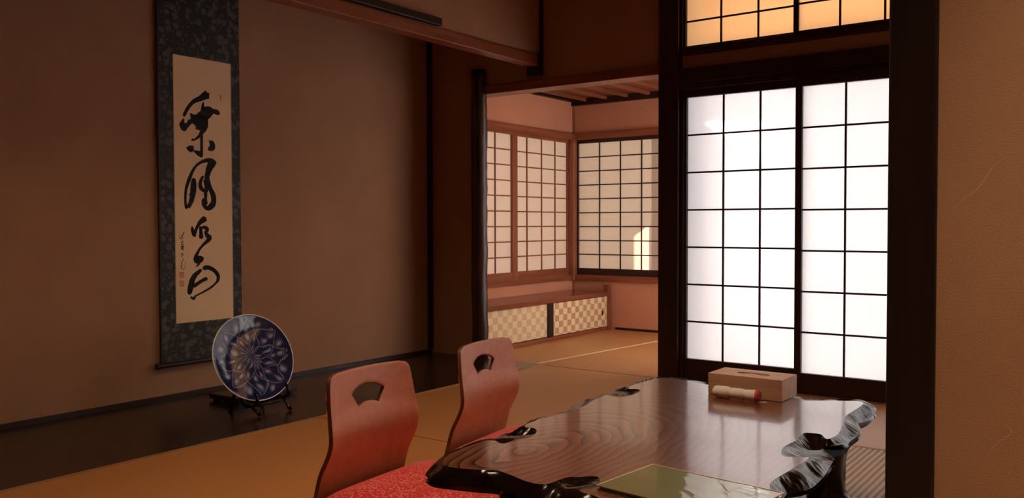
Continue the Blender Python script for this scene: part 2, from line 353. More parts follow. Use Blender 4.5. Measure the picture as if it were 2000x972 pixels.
gobo('sun_mask_wall.001', -2.02, YA+TH, 8.6, -.4, 2.6, [[(-3.43, YA+.034, .50), (-3.43, YA+.034, .785), (-3.267, YA+.034, .895), (-3.267, YA+.034, .50)]], 'unseen wall added outside, its opening cut to shape the sun patch on the end window')  # added sun mask for the patch on the end window
struct('shadow_post', boxes((-3.264, -3.10, YA+.036, YA+.048, .43, 1.65)), m_out, 'unseen post added behind the end window paper to cast its dark stripe', 'post')  # unseen post put here for the dark stripe on the paper

# ------------------------------------------------------------------ low cabinet in the side room
cab = empty('low_cabinet', (-3.8, 5.45, 0))
tag(cab, 'low built-in cabinet with two checkered paper sliding doors in the side room', 'cabinet')
def sub(name, bs, mat, parent=cab, bevel=.003, off=(-3.8, 5.45, 0)):
    bm = boxes(*[(b[0]-off[0], b[1]-off[0], b[2]-off[1], b[3]-off[1], b[4]-off[2], b[5]-off[2]) for b in bs])
    return obj(name, bm, mat, parent, bevel=bevel)
XC = -3.609
m_top = wood('cabinet_top_wood', (.26, .075, .035), 1, rough=.2)
sub('top', [(XB+.002, XC, YF+TH+.002, 6.335, .288, .322)], m_top)
sub('body', [(XB+.002, XC-.045, YF+TH+.002, 6.33, .03, .05), (XB+.002, XB+.012, YF+TH+.002, 6.33, .05, .288), (XB+.002, XC-.05, 6.325, 6.34, .03, .288)], W(1, 'dark'))
sub('post', [(XC-.04, XC+.004, 6.307, 6.36, 0, .382)], W(2, 'red'))
sub('bottom_rail', [(XC-.05, XC-.006, YF+TH+.002, 6.307, 0, .030)], W(1, 'red'))
def checker(name, pale, dark):
    m, nt, b = nmat(name)
    tc = N(nt, 'ShaderNodeTexCoord'); sx = N(nt, 'ShaderNodeSeparateXYZ'); nt.links.new(tc.outputs['Object'], sx.inputs[0])
    cb_ = N(nt, 'ShaderNodeCombineXYZ')
    nt.links.new(math_(nt, 'MULTIPLY', sx.outputs['Y'], 1/.0585), cb_.inputs[0]); nt.links.new(math_(nt, 'MULTIPLY', sx.outputs['Z'], 1/.0475), cb_.inputs[1]); cb_.inputs[2].default_value = .5
    ck = N(nt, 'ShaderNodeTexChecker', Scale=1.0); nt.links.new(cb_.outputs[0], ck.inputs['Vector'])
    n1 = N(nt, 'ShaderNodeTexNoise', Scale=7.0, Detail=3.0); nt.links.new(tc.outputs['Object'], n1.inputs['Vector'])
    n2 = N(nt, 'ShaderNodeTexNoise', Scale=160.0, Detail=2.0); nt.links.new(tc.outputs['Object'], n2.inputs['Vector'])
    dk = mixc(nt, n1.outputs['Fac'], dark, tuple(.5*(a+c) for a, c in zip(dark, pale)))
    cc = mixc(nt, ck.outputs['Fac'], dk, pale)
    cc = mixc(nt, math_(nt, 'MULTIPLY', n2.outputs['Fac'], .25), cc, tuple(.55*x for x in pale))
    nt.links.new(cc, b.inputs['Base Color']); b.inputs['Roughness'].default_value = .55; b.inputs['Specular IOR Level'].default_value = .3
    return m
m_ckR = checker('checker_bold', (.86, .66, .40), (.42, .20, .07)); m_ckL = checker('checker_faded', (.84, .66, .42), (.62, .41, .19))
m_pst = wood('pale_stile', (.6, .42, .25), 2)
def cdoor(y0, y1, x, mat, label, with_pull):
    d = sub('door', [(x-.014, x, y0, y1, .036, .284)], mat, bevel=.001); d['label'] = label
    for q in ((y0-.001, y0+.012), (y1-.012, y1+.001)): sub('door_stile', [(x-.016, x+.002, q[0], q[1], .032, .286)], W(2, 'dark') if not with_pull else m_pst, d, .001)
    if with_pull:
        bm = bmesh.new(); lathe(bm, [(0, .001), (.009, .001), (.0125, .003), (.0145, .0028), (.0145, 0)], 24)
        for v_ in bm.verts: v_.co = Vector((v_.co.z+x+3.8, v_.co.x*.9+6.225-5.45, v_.co.y*1.5+.150))
        p = obj('pull', bm, W(0, 'black'), d, smooth=True); p['label'] = 'dark oval finger pull'
    return d
cdoor(YF+TH+.01, 5.47, XC-.020, m_ckL, 'faded pale checkered door', False)
cdoor(5.482, 6.30, XC-.004, m_ckR, 'bold tan and cream checkered door', True)
sub('stile', [(XC-.02, XC+.002, 5.425, 5.482, .030, .288)], W(2, 'black'))

# ------------------------------------------------------------------ hanging scroll
XS = XB+.02
scr = empty('hanging_scroll', (XS, 2.71, .18)); tag(scr, 'tall hanging calligraphy scroll with a dark patterned mount on the alcove wall', 'scroll')
OFF = Vector((XS, 2.71, .18))
m_mount, nt, b = nmat('dark_brocade')
v = coords(nt, (1, 1, 1))
vo = N(nt, 'ShaderNodeTexVoronoi', Scale=26.0); vo2 = N(nt, 'ShaderNodeTexVoronoi', Scale=60.0); no = N(nt, 'ShaderNodeTexNoise', Scale=55.0, Detail=2.0)
for n in (vo, vo2, no): nt.links.new(v, n.inputs['Vector'])
k = math_(nt, 'ADD', vo.outputs['Distance'], math_(nt, 'MULTIPLY', math_(nt, 'SUBTRACT', no.outputs['Fac'], .5), .55))
k = math_(nt, 'MINIMUM', k, math_(nt, 'ADD', vo2.outputs['Distance'], .14))
nt.links.new(ramp(nt, k, [(.36, (.090, .072, .060)), (.46, (.016, .013, .013))]), b.inputs['Base Color']); b.inputs['Roughness'].default_value = .7
bump(nt, b, k, .2, .001)
bm = boxes((-.002, 0, 2.470-2.71, 2.947-2.71, 0, 2.02)); obj('mount', bm, m_mount, scr)
bm = boxes((-.002, .0006, 2.462-2.71, 2.471-2.71, 0, 2.02)); obj('mount_edge', bm, plain('black_silk', (.012, .010, .012), .6), scr)
m_pap = plaster('scroll_paper', (.95, .66, .40), .9)
PY0, PY1, PZ0, PZ1 = 2.5505, 2.888, .382, 1.750
pap = obj('paper', boxes((0, .0009, PY0-2.71, PY1-2.71, PZ0-.18, PZ1-.18)), m_pap, scr); pap['label'] = 'cream paper with black brush calligraphy'
obj('paper_edge', boxes((.0004, .0012, PY0-.004-2.71, PY0-2.71, PZ0-.18, PZ1-.18), (.0004, .0012, PY1-2.71, PY1+.004-2.71, PZ0-.18, PZ1-.18)), plain('pale_silk', (.62, .43, .29), .6), scr)
bm = bmesh.new(); tube(bm, [(.004, -.262, -.004), (.004, -.25, -.004), (.004, .25, -.004), (.004, .262, -.004)], [.013]*4, 16); tube(bm, [(.004, -.277, -.004), (.004, -.262, -.004)], [.016, .016], 16); tube(bm, [(.004, .262, -.004), (.004, .277, -.004)], [.016, .016], 16)
obj('roller', bm, W(1, 'black'), scr, smooth=False)
bm = bmesh.new(); tube(bm, [(.003, -.245, 2.02), (.003, .245, 2.02)], .01, 12); obj('top_rod', bm, W(1, 'black'), scr)
bm = bmesh.new(); tube(bm, [(.003, -.1, 2.03), (-.005, 0, 2.2), (.003, .1, 2.03)], .002, 8); obj('hanging_cord', bm, plain('cord', (.25, .18, .1), .8), scr)
def loc_on_paper(x, y, dx):
    p = on(x, y, 0, XS+.001); return Vector((.0011+dx, p.y-OFF.y, p.z-OFF.z))
layer = [0]
def poly2(bm, pts, org, s, dx):
    vs = [Vector((org[0]+x/s, org[1]+y/s)) for x, y in pts]
    n = len(vs); ov, oe, of, *_ = delaunay_2d_cdt(vs, [(i, (i+1) % n) for i in range(n)], [], 1, 1e-6)
    bv = [bm.verts.new(loc_on_paper(p.x, p.y, dx)) for p in ov]
    for f in of: bm.faces.new([bv[i] for i in f])
def stroke(bm, pts, org, s, dx):
    sp_ = spline(pts, 7); n = len(sp_)
    up, lo = [], []
    for i, p in enumerate(sp_):
        a = sp_[max(i-1, 0)][:2]; c = sp_[min(i+1, n-1)][:2]; t = c-a; L = np.hypot(*t) or 1; t = t/L
        jit = 1+.10*noise.noise((p[0]*.05, p[1]*.05, layer[0]))
        w = max(p[2], 2)/2*jit*(.55 if i in (0, n-1) else 1)
        q = np.array((-t[1], t[0]))*w
        up.append(p[:2]+q); lo.append(p[:2]-q)
    t0 = sp_[0][:2]-sp_[1][:2]; t1 = sp_[-1][:2]-sp_[-2][:2]
    c0 = sp_[0][:2]+t0/(np.hypot(*t0) or 1)*sp_[0][2]*.22; c1 = sp_[-1][:2]+t1/(np.hypot(*t1) or 1)*sp_[-1][2]*.22
    def V(q): return bm.verts.new(loc_on_paper(org[0]+q[0]/s, org[1]+q[1]/s, dx))
    U = [V(q) for q in up]; Lw = [V(q) for q in lo]; a = V(c0); z = V(c1)
    for i in range(n-1): bm.faces.new((U[i], U[i+1], Lw[i+1], Lw[i]))
    bm.faces.new((a, U[0], Lw[0])); bm.faces.new((U[-1], z, Lw[-1]))
m_ink, nt, b = nmat('ink')
v = coords(nt, (1, 60, 25)); n1 = N(nt, 'ShaderNodeTexNoise', Scale=4.0, Detail=5.0); nt.links.new(v, n1.inputs['Vector'])
nt.links.new(ramp(nt, n1.outputs['Fac'], [(.62, (.010, .007, .006)), (.80, (.10, .055, .03))]), b.inputs['Base Color']); b.inputs['Roughness'].default_value = .65; b.inputs['Specular IOR Level'].default_value = .2
def glyph(name, org, s, strokes, polys=(), mat=None, label=None):
    bm = bmesh.new()
    for k, st in enumerate(strokes): layer[0] += 1; stroke(bm, st, org, s, .00012*(k+1))
    for p in polys: poly2(bm, p, org, s, .00006)
    o = obj(name, bm, mat or m_ink, pap)
    if label: o['label'] = label
    return o
glyph('brush_character', (335, 165), 6.7, [
    [(475, 128, 118), (440, 145, 104), (380, 180, 76), (300, 215, 58), (240, 270, 48), (200, 330, 46), (170, 390, 44), (160, 418, 24)]],
    [[(150, 440), (165, 450), (168, 500), (195, 505), (220, 458), (250, 450), (240, 380), (252, 372), (290, 392), (330, 392), (345, 365), (378, 350), (398, 250), (408, 228), (425, 235), (428, 290), (470, 283), (510, 290), (545, 320), (590, 325), (615, 340), (635, 370), (630, 395), (600, 402), (550, 380), (520, 420), (475, 460), (482, 490), (478, 560), (450, 610), (412, 650), (412, 940), (390, 955), (340, 930), (285, 870), (250, 888), (210, 860), (190, 825), (240, 795), (290, 800), (293, 858), (375, 868), (375, 690), (340, 715), (290, 740), (258, 735), (262, 705), (300, 710), (350, 660), (375, 600), (330, 590), (310, 575), (320, 550), (285, 515), (265, 510), (230, 545), (185, 605), (165, 612), (125, 590), (97, 518), (130, 470)],
     [(475, 715), (495, 735), (535, 730), (565, 765), (575, 820), (560, 860), (520, 873), (475, 860), (480, 825), (500, 800), (495, 760)]])
glyph('brush_character', (345, 300), 7.776, [
    [(150, 835, 40), (136, 780, 38), (133, 650, 38), (148, 520, 46), (190, 390, 56), (240, 270, 46), (300, 180, 40), (380, 125, 46), (470, 100, 64), (540, 115, 74), (595, 150, 50)],
    [(545, 130, 130), (500, 215, 104), (475, 290, 84), (460, 370, 76), (480, 450, 74), (510, 530, 66), (550, 620, 78), (562, 720, 78), (535, 785, 92), (482, 828, 76), (432, 806, 60), (403, 750, 54), (412, 680, 46)],
    [(255, 375, 50), (258, 440, 84), (250, 560, 92), (237, 660, 78), (205, 760, 66), (165, 815, 66)],
    [(400, 340, 40), (362, 420, 48), (360, 500, 60), (400, 550, 56), (450, 565, 56), (440, 470, 42), (415, 400, 36)],
    [(440, 590, 60), (440, 690, 40), (450, 770, 56)], [(205, 600, 16), (180, 640, 12)]])
glyph('brush_character', (340, 410), 7.776, [
    [(272, 245, 14), (280, 300, 50), (300, 360, 64), (318, 400, 44)], [(322, 360, 36), (338, 285, 42), (385, 200, 60), (440, 150, 88), (478, 122, 86)],
    [(400, 250, 44), (408, 340, 54), (412, 430, 66)], [(425, 262, 44), (480, 268, 58), (502, 305, 56), (480, 340, 46), (500, 380, 66), (535, 420, 74), (512, 465, 60), (450, 520, 44), (390, 590, 36), (352, 660, 46), (325, 720, 58), (345, 765, 92), (395, 745, 112), (445, 728, 50)], [(385, 800, 44), (355, 845, 22)]])
glyph('brush_character', (340, 480), 8.1, [
    [(430, 372, 44), (385, 415, 60), (330, 465, 74), (288, 545, 88), (268, 620, 90), (252, 700, 86), (240, 765, 54)],
    [(460, 362, 62), (515, 340, 68), (585, 357, 64), (650, 402, 62), (695, 470, 58), (692, 540, 46), (655, 592, 32), (580, 658, 34), (480, 718, 30), (400, 760, 26), (340, 792, 28), (308, 832, 48), (262, 805, 30)],
    [(300, 645, 60), (380, 590, 56), (450, 545, 56), (522, 512, 62)], [(372, 300, 30), (350, 335, 12)]])
glyph('signature', (340, 410), 7.776, [
    [(150, 328, 9), (130, 380, 14), (98, 440, 8)], [(90, 370, 7), (86, 440, 7)], [(110, 452, 7), (146, 412, 7)], [(132, 462, 10), (108, 500, 12)], [(148, 480, 9), (112, 520, 10), (148, 524, 10)], [(98, 545, 14), (140, 555, 20), (104, 580, 12), (142, 592, 12), (106, 608, 6)],
    [(130, 640, 9), (118, 672, 9), (98, 690, 9)], [(104, 668, 7), (136, 676, 8), (110, 725, 8)], [(142, 735, 7), (116, 800, 9), (118, 865, 9)], [(170, 768, 5), (166, 850, 6), (132, 902, 8), (102, 872, 8), (110, 840, 5)]], label='thin vertical brushed signature')
m_seal, nt, b = nmat('red_seal')
v = coords(nt); n1 = N(nt, 'ShaderNodeTexNoise', Scale=220.0, Detail=2.0); nt.links.new(v, n1.inputs['Vector'])
nt.links.new(ramp(nt, n1.outputs['Fac'], [(.42, (.62, .17, .08)), (.58, (.80, .44, .24))]), b.inputs['Base Color']); b.inputs['Roughness'].default_value = .9
for q in ([(82, 412), (160, 410), (160, 504), (84, 506)], [(84, 548), (158, 544), (160, 636), (86, 638)]):
    glyph('seal', (340, 480), 8.1, [], [q], m_seal, 'square red seal mark')
glyph('seal', (335, 165), 6.7, [], [[(628, 135), (652, 138), (655, 198), (635, 200)]], m_seal, 'small narrow red seal mark')

# ------------------------------------------------------------------ plate, its stand and the lacquer board
m_plate, nt, b = nmat('blue_glaze')
v = coords(nt)
no = N(nt, 'ShaderNodeTexNoise', Scale=11.0, Detail=1.0); nt.links.new(v, no.inputs['Vector'])
vv = N(nt, 'ShaderNodeVectorMath'); vv.operation = 'MULTIPLY_ADD'; vv.inputs[1].default_value = (.075, .075, 0); nt.links.new(no.outputs['Color'], vv.inputs[0]); nt.links.new(v, vv.inputs[2])
v2 = N(nt, 'ShaderNodeVectorMath'); v2.operation = 'ADD'; v2.inputs[1].default_value = (-.0375, -.0375, 0); nt.links.new(vv.outputs[0], v2.inputs[0])
sp3 = N(nt, 'ShaderNodeSeparateXYZ'); nt.links.new(v2.outputs[0], sp3.inputs[0])
hyp = math_(nt, 'SQRT', math_(nt, 'ADD', math_(nt, 'MULTIPLY', sp3.outputs[0], sp3.outputs[0]), math_(nt, 'MULTIPLY', sp3.outputs[1], sp3.outputs[1])))
vr = math_(nt, 'DIVIDE', hyp, .0625)
ur = math_(nt, 'ADD', math_(nt, 'MULTIPLY', math_(nt, 'ARCTAN2', sp3.outputs[1], sp3.outputs[0]), 8/6.28318), math_(nt, 'MULTIPLY', math_(nt, 'FLOOR', vr), .5))
fu, fv = math_(nt, 'FRACT', math_(nt, 'ADD', ur, 20.0)), math_(nt, 'FRACT', vr)
tri = math_(nt, 'ABSOLUTE', math_(nt, 'SUBTRACT', math_(nt, 'MULTIPLY', fu, 2.0), 1.0))
def gauss(a, wa, c, wc):
    return math_(nt, 'EXPONENT', math_(nt, 'MULTIPLY', math_(nt, 'ADD', math_(nt, 'POWER', math_(nt, 'DIVIDE', a, wa), 2.0), math_(nt, 'POWER', math_(nt, 'DIVIDE', c, wc), 2.0)), -1.0))
petal = math_(nt, 'ADD', gauss(math_(nt, 'SUBTRACT', fu, .5), .09, math_(nt, 'SUBTRACT', fv, .62), .22), gauss(math_(nt, 'MINIMUM', fu, math_(nt, 'SUBTRACT', 1.0, fu)), .09, math_(nt, 'SUBTRACT', fv, .40), .24))
dot = math_(nt, 'GREATER_THAN', math_(nt, 'SINE', math_(nt, 'MULTIPLY', fv, 62.0)), .1)
edge = math_(nt, 'MULTIPLY', math_(nt, 'LESS_THAN', math_(nt, 'ABSOLUTE', math_(nt, 'SUBTRACT', fv, tri)), .07), dot)
ln = N(nt, 'ShaderNodeVectorMath'); ln.operation = 'LENGTH'; nt.links.new(v, ln.inputs[0]); rr = ln.outputs['Value']
inr = math_(nt, 'LESS_THAN', rr, .186)
fine = N(nt, 'ShaderNodeTexVoronoi', Scale=140.0); nt.links.new(v, fine.inputs['Vector'])
pet = math_(nt, 'MULTIPLY', math_(nt, 'MULTIPLY', petal, .85), inr)
dots = math_(nt, 'MULTIPLY', math_(nt, 'MULTIPLY', edge, inr), .55)
c1 = mixc(nt, pet, (.009, .016, .075), (.42, .46, .66))
c2 = mixc(nt, dots, c1, (.62, .64, .74))
c3 = mixc(nt, math_(nt, 'GREATER_THAN', rr, .2065), c2, (.85, .82, .78))
nt.links.new(c3, b.inputs['Base Color']); b.inputs['Roughness'].default_value = .07; b.inputs['Coat Weight'].default_value = .6; b.inputs['Coat Roughness'].default_value = .03
bump(nt, b, fine.outputs['Distance'], .03, .001)
PT, PC = math.radians(21), Vector((-3.4, 2.582, .2577))
pl = empty('display_plate', (PC.x, PC.y, PC.z-.2)); tag(pl, 'large blue and white patterned round plate standing upright in the alcove', 'plate')
bm = bmesh.new()
lathe(bm, [(0, -.016), (.05, -.0158), (.10, -.0145), (.14, -.0115), (.165, -.007), (.185, -.0015), (.198, .002), (.2075, .0045), (.2105, .0045), (.2115, .0025), (.208, -.001), (.19, -.008), (.165, -.016), (.125, -.023), (.118, -.030), (.110, -.030), (.107, -.0235), (.05, -.0235), (0, -.0235)], 128)
# plate axis = local z -> tilt towards +X and up
PR = Matrix.Translation((0, 0, .2)) @ Matrix.Rotation(math.radians(-6), 4, 'Z') @ Matrix.Rotation(math.pi/2-PT, 4, 'Y')
pb = obj('body', bm, m_plate, pl, smooth=True); pb.matrix_local = PR; pb['label'] = 'deep plate face with pale leaf and dot pattern'
m_lac = plain('black_lacquer', (.010, .008, .008), .16, .5)
st = empty('plate_stand', (-3.4, 2.6, 0)); tag(st, 'black wooden easel stand with curled feet holding the blue plate', 'stand')
b0 = Vector((-3.40+.2115*math.sin(PT), 0, .2577-.2115*math.cos(PT)))          # foot of the plate
for yy, xo in ((2.520, -.0), (2.690, .018)):
    x = b0.x+xo-(-3.4); zz = b0.z + (.2115-math.sqrt(max(0, .2115**2-(yy-2.582)**2)))*math.cos(PT)
    bx_ = x - (zz-b0.z)*math.tan(PT)*.9
    bm = bmesh.new()
    P = [(bx_-.165, 0, .20), (bx_-.135, 0, .145), (bx_-.085, 0, zz-.008), (bx_-.03, 0, zz-.022), (bx_+.012, 0, zz-.020), (bx_+.030, 0, zz+.004), (bx_+.024, 0, zz+.028), (bx_+.014, 0, zz+.030)]
    tube(bm, [tuple(q) for q in spline(P, 6)], .0085, 10)
    P = [(bx_-.02, 0, zz-.022), (bx_+.012, 0, max(.02, zz-.045)), (bx_+.026, 0, .022), (bx_+.040, 0, .009), (bx_+.050, 0, .014), (bx_+.046, 0, .023)]
    tube(bm, [tuple(q) for q in spline(P, 6)], .0075, 10)
    P = [(bx_-.12, 0, .12), (bx_-.15, 0, .06), (bx_-.165, 0, .012), (bx_-.18, 0, .009)]
    tube(bm, [tuple(q) for q in spline(P, 6)], .008, 10)
    for v_ in bm.verts: v_.co.y += yy-2.6
    obj('side_bracket', bm, m_lac, st, smooth=True)
bm = bmesh.new()
for x, z in ((-.02+b0.x+3.4-.03, .034), (b0.x+3.4-.145, .10)): tube(bm, [(x, 2.51-2.6, z), (x+.01, 2.70-2.6, z)], .007, 10)
obj('cross_bar', bm, m_lac, st, smooth=True)
lb = empty('lacquer_board', (-3.68, 2.82, 0), 0); tag(lb, 'low flat black lacquer display board behind the blue plate', 'board')
obj('board', boxes((-.12, .10, -.21, .17, .012, .037)), m_lac, lb, bevel=.003)
for x in (-.1, .08):
    for y in (-.18, .14): obj('foot', boxes((x-.012, x+.012, y-.012, y+.012, 0, .0125)), m_lac, lb, bevel=.002)

# ------------------------------------------------------------------ legless chairs and their cushions
m_ply = wood('chair_ply', (.56, .185, .075), 0, rough=.36, dark=.88, grain=.6, spec=.45)
m_ply_edge = wood('ply_edge', (.16, .055, .025), 0, rough=.5)
prof = np.array([(.02, -.022), (.05, -.012), (.09, 0), (.125, .009), (.155, .019), (.185, .038), (.220, .055), (.250, .062), (.288, .058), (.335, .049), (.40, .0425), (.45, .038)])
def prof_x(z): return float(np.interp(z, prof[:, 0], prof[:, 1]))
zz_ = np.linspace(.02, .45, 120); xx_ = np.array([prof_x(z) for z in zz_])
for _ in range(30): xx_[1:-1] = (xx_[:-2]+xx_[1:-1]*2+xx_[2:])/4
def half_w(z): return float(np.interp(z, [.02, .09, .20, .28, .45], [.205, .204, .202, .201, .184]))
def chair_back():
    pts = []
    ztop = lambda u: .444-.10*u*u
    zl = list(np.linspace(.022, .397, 26))
    right = [(half_w(z), z) for z in zl]
    # rounded top corners
    a = half_w(.397); rc = .030
    arc = [(a-rc-.003+rc*math.cos(t), .4095+rc*math.sin(t)) for t in np.linspace(0, math.pi/2, 8)]
    top = [(u, ztop(u)) for u in np.linspace(a-rc-.012, 0, 10)]
    half = right+arc[1:]+top
    loop = half + [(-u, z) for u, z in half[::-1][1:]]
    # fan-shaped hand hole
    fan = [(.076*math.sin(t)/math.sin(.95), .332+.061*math.cos(t)) for t in np.linspace(-.95, .95, 15)]
    fan = [(u, z+.0) for u, z in fan]
    bot = [(u, .326+.011*(1-(u/.047)**2)) for u in np.linspace(.047, -.047, 9)]
    hole = [Vector(p) for p in spline(fan, 2)] + [Vector(p) for p in bot]
    P = [Vector(p) for p in loop]; n0 = len(P); n1 = len(hole)
    P += hole
    ed = [(i, (i+1) % n0) for i in range(n0)] + [(n0+i, n0+(i+1) % n1) for i in range(n1)]
    hl = [tuple(h) for h in hole]
    for z in np.linspace(.03, .445, 44):
        for u in np.linspace(-.2, .2, 32):
            if inside((u, z), loop) and not inside((u, z), hl):
                if min((Vector((u, z))-q).length for q in P[:n0+n1]) > .005: P.append(Vector((u, z)))
    ov, oe, of, *_ = delaunay_2d_cdt(P, ed, [], 0, 1e-6)
    bm = bmesh.new(); bv = []
    for p in ov:
        x = float(np.interp(p.y, zz_, xx_)) - .030*(1-(p.x/.2)**2)*min(1, max(0, (p.y-.02)/.2))
        bv.append(bm.verts.new((x, p.x, p.y)))
    for f in of:
        c = sum((ov[i] for i in f), Vector((0, 0)))/len(f)
        if inside(c, loop) and not inside(c, hl): bm.faces.new([bv[i] for i in f])
    return bm
m_cush, nt, b = nmat('red_cushion_cloth')
v = coords(nt)
def dashes(rot, loc):
    mp = N(nt, 'ShaderNodeMapping'); mp.inputs['Rotation'].default_value = (0, 0, rot); mp.inputs['Scale'].default_value = (1, 2.6, .02); mp.inputs['Location'].default_value = loc
    nt.links.new(v, mp.inputs['Vector'])
    vo = N(nt, 'ShaderNodeTexVoronoi', Scale=62.0); nt.links.new(mp.outputs[0], vo.inputs['Vector'])
    return math_(nt, 'LESS_THAN', vo.outputs['Distance'], .225)
dd = math_(nt, 'MAXIMUM', math_(nt, 'MAXIMUM', dashes(.3, (0, 0, 0)), dashes(1.35, (.3, .2, 0))), dashes(-.6, (.7, .5, 0)))
nt.links.new(mixc(nt, math_(nt, 'MULTIPLY', dd, .85), (.52, .015, .017), (.86, .36, .27)), b.inputs['Base Color'])
b.inputs['Roughness'].default_value = .8; b.inputs['Specular IOR Level'].default_value = .2; b.inputs['Sheen Weight'].default_value = .25
wv = N(nt, 'ShaderNodeTexNoise', Scale=300.0, Detail=2.0); nt.links.new(v, wv.inputs['Vector']); bump(nt, b, wv.outputs['Fac'], .3, .001)
def make_chair(loc, rz, label):
    t = empty('legless_chair', loc, rz); tag(t, label, 'chair', 'legless floor chairs at the low table')
    o = obj('backrest', chair_back(), [m_ply, m_ply_edge], t, smooth=True)
    so = o.modifiers.new('thick', 'SOLIDIFY'); so.thickness = .013; so.offset = -1; so.material_offset_rim = 1
    bv = o.modifiers.new('edge', 'BEVEL'); bv.width = .002; bv.segments = 2; bv.limit_method = 'ANGLE'; bv.angle_limit = math.radians(50)
    bm = bmesh.new(); n = 40; P = []
    for i in range(n):
        a = 2*math.pi*i/n; c, s_ = math.cos(a), math.sin(a)
        P.append((.21+.232*math.copysign(abs(c)**.35, c), .212*math.copysign(abs(s_)**.35, s_)))
    v0 = [bm.verts.new((x, y, .018)) for x, y in P]; v1 = [bm.verts.new((x, y, .032)) for x, y in P]
    bm.faces.new(v0[::-1]); bm.faces.new(v1)
    for i in range(n): bm.faces.new((v0[i], v0[(i+1) % n], v1[(i+1) % n], v1[i]))
    obj('seat', bm, m_ply, t, bevel=.003)
    for q in (-.17, .14): obj('foot_rail', boxes((-.01, .42, q, q+.03, 0, .018)), m_ply, t, bevel=.003)
    return t
def make_cushion(loc, rz, label, sx=.28, sy=.28, h=.056):
    bm = bmesh.new(); n = 48; rows = []
    def pt(a, r):
        c, s_ = math.cos(a), math.sin(a); e = .36
        return r*sx*math.copysign(abs(c)**e, c), r*sy*math.copysign(abs(s_)**e, s_)
    levels = [(.0, h), (.25, h*.995), (.5, h*.97), (.7, h*.92), (.82, h*.85), (.9, h*.76), (.955, h*.66), (.985, h*.57), (1.0, h*.46), (.985, h*.30), (.95, h*.16), (.88, h*.03), (.8, 0), (.0, 0)]
    for r, z in levels:
        if r == 0: rows.append([bm.verts.new((0, 0, z))]); continue
        ring = []
        for k in range(n):
            x, y = pt(2*math.pi*k/n, r); w = .004*noise.noise((x*9, y*9, 3.3+loc[1]))*(1 if z > .02 else 0)
            ring.append(bm.verts.new((x, y, z+w)))
        rows.append(ring)
    for a, b_ in zip(rows, rows[1:]):
        for k in range(n):
            k2 = (k+1) % n
            if len(a) == 1: bm.faces.new((a[0], b_[k], b_[k2]))
            elif len(b_) == 1: bm.faces.new((a[k], a[k2], b_[0]))
            else: bm.faces.new((a[k], a[k2], b_[k2], b_[k]))
    o = obj('seat_cushion', bm, m_cush, None, smooth=True); o.location = loc; o.rotation_euler = (0, 0, rz)
    ms = o.modifiers.new('sub', 'SUBSURF'); ms.levels = 1; ms.render_levels = 1
    return tag(o, label, 'cushion', 'red floor chair cushions')
A1, A2 = math.radians(4.5), math.radians(6.5)
make_chair((-1.958, 1.897, 0), A1, 'bent plywood legless chair with a fan-shaped hole, nearer the viewer, in front of the plate')
make_chair((-2.02, 2.56, 0), A2, 'bent plywood legless chair farther off, beside the low cabinet opening')
make_cushion((-1.655, 1.925, .033), A1, 'red patterned cushion on the nearer legless chair, under the table tip', .29, .30, .088)
make_cushion((-1.715, 2.55, .033), A2, 'red patterned cushion on the farther legless chair, mostly behind the table', .28, .285, .084)

# ------------------------------------------------------------------ woven mat
m_mat, nt, b = nmat('striped_reed')
v = coords(nt)
w = N(nt, 'ShaderNodeTexWave', Scale=14.5, Distortion=.6, Detail=2.0); w.bands_direction = 'X'; nt.links.new(v, w.inputs['Vector'])
w2 = N(nt, 'ShaderNodeTexWave', Scale=120.0, Distortion=.2); w2.bands_direction = 'Y'; nt.links.new(v, w2.inputs['Vector'])
nt.links.new(ramp(nt, w.outputs['Fac'], [(.25, (.26, .13, .06)), (.65, (.62, .40, .22))]), b.inputs['Base Color']); b.inputs['Roughness'].default_value = .45
bump(nt, b, math_(nt, 'ADD', w.outputs['Fac'], math_(nt, 'MULTIPLY', w2.outputs['Fac'], .4)), .5, .004)
mt = empty('reed_mat', (.4, 2.4, 0)); tag(mt, 'striped woven reed mat on the tatami beyond the right end of the table', 'mat')
obj('mat_body', boxes((-1.35, 1.9, -2.4, 1.135, .0005, .005)), m_mat, mt)
obj('mat_edge', boxes((-1.35, 1.9, 1.135, 1.155, .0005, .007)), plain('mat_binding', (.50, .33, .20), .8, .2), mt, bevel=.002)

# ------------------------------------------------------------------ live-edge table
ZTB = .32
TOP = [(866, 905), (869, 894), (880, 885.5), (915, 871), (946, 860.5), (967, 860), (974, 864.5), (986, 865.5), (1003, 860), (1030, 855), (1041, 851), (1048, 843), (1046, 837), (1037, 834.5), (1026, 834), (1027, 829), (1038, 823.5), (1043, 822), (1057, 816.5), (1066, 815.5), (1090, 809), (1113, 804), (1130, 797), (1147, 789.5), (1156, 783), (1180, 772.5), (1191, 772.5), (1200, 774.5), (1226, 773.5), (1240, 769), (1249, 764.5), (1250, 761.5), (1243, 759), (1230, 759), (1228, 756), (1243, 749.5), (1262, 744), (1284, 738.5), (1310, 738.5), (1333, 741.5), (1383, 751), (1460, 763), (1549, 776), (1574, 782), (1625, 782), (1676, 783), (1686, 788), (1670, 800), (1652, 812), (1646, 828), (1641, 840), (1633, 850), (1615, 857), (1604, 848), (1588, 845.5), (1571, 845), (1562, 852), (1554, 860), (1540, 867), (1529, 874), (1526, 884), (1532, 891), (1556, 892.5), (1580, 892.5), (1572, 900), (1541, 919), (1508, 939), (1504, 953), (1515, 985), (1480, 1030), (1390, 1050), (1290, 1035), (1215, 1000), (1167, 970), (1140, 962), (1137, 957), (1166, 951), (1171, 946), (1167, 930), (1130, 931), (1105, 932), (1066, 945), (1030, 940), (1000, 928), (970, 918), (940, 917), (895, 914), (870, 909)]
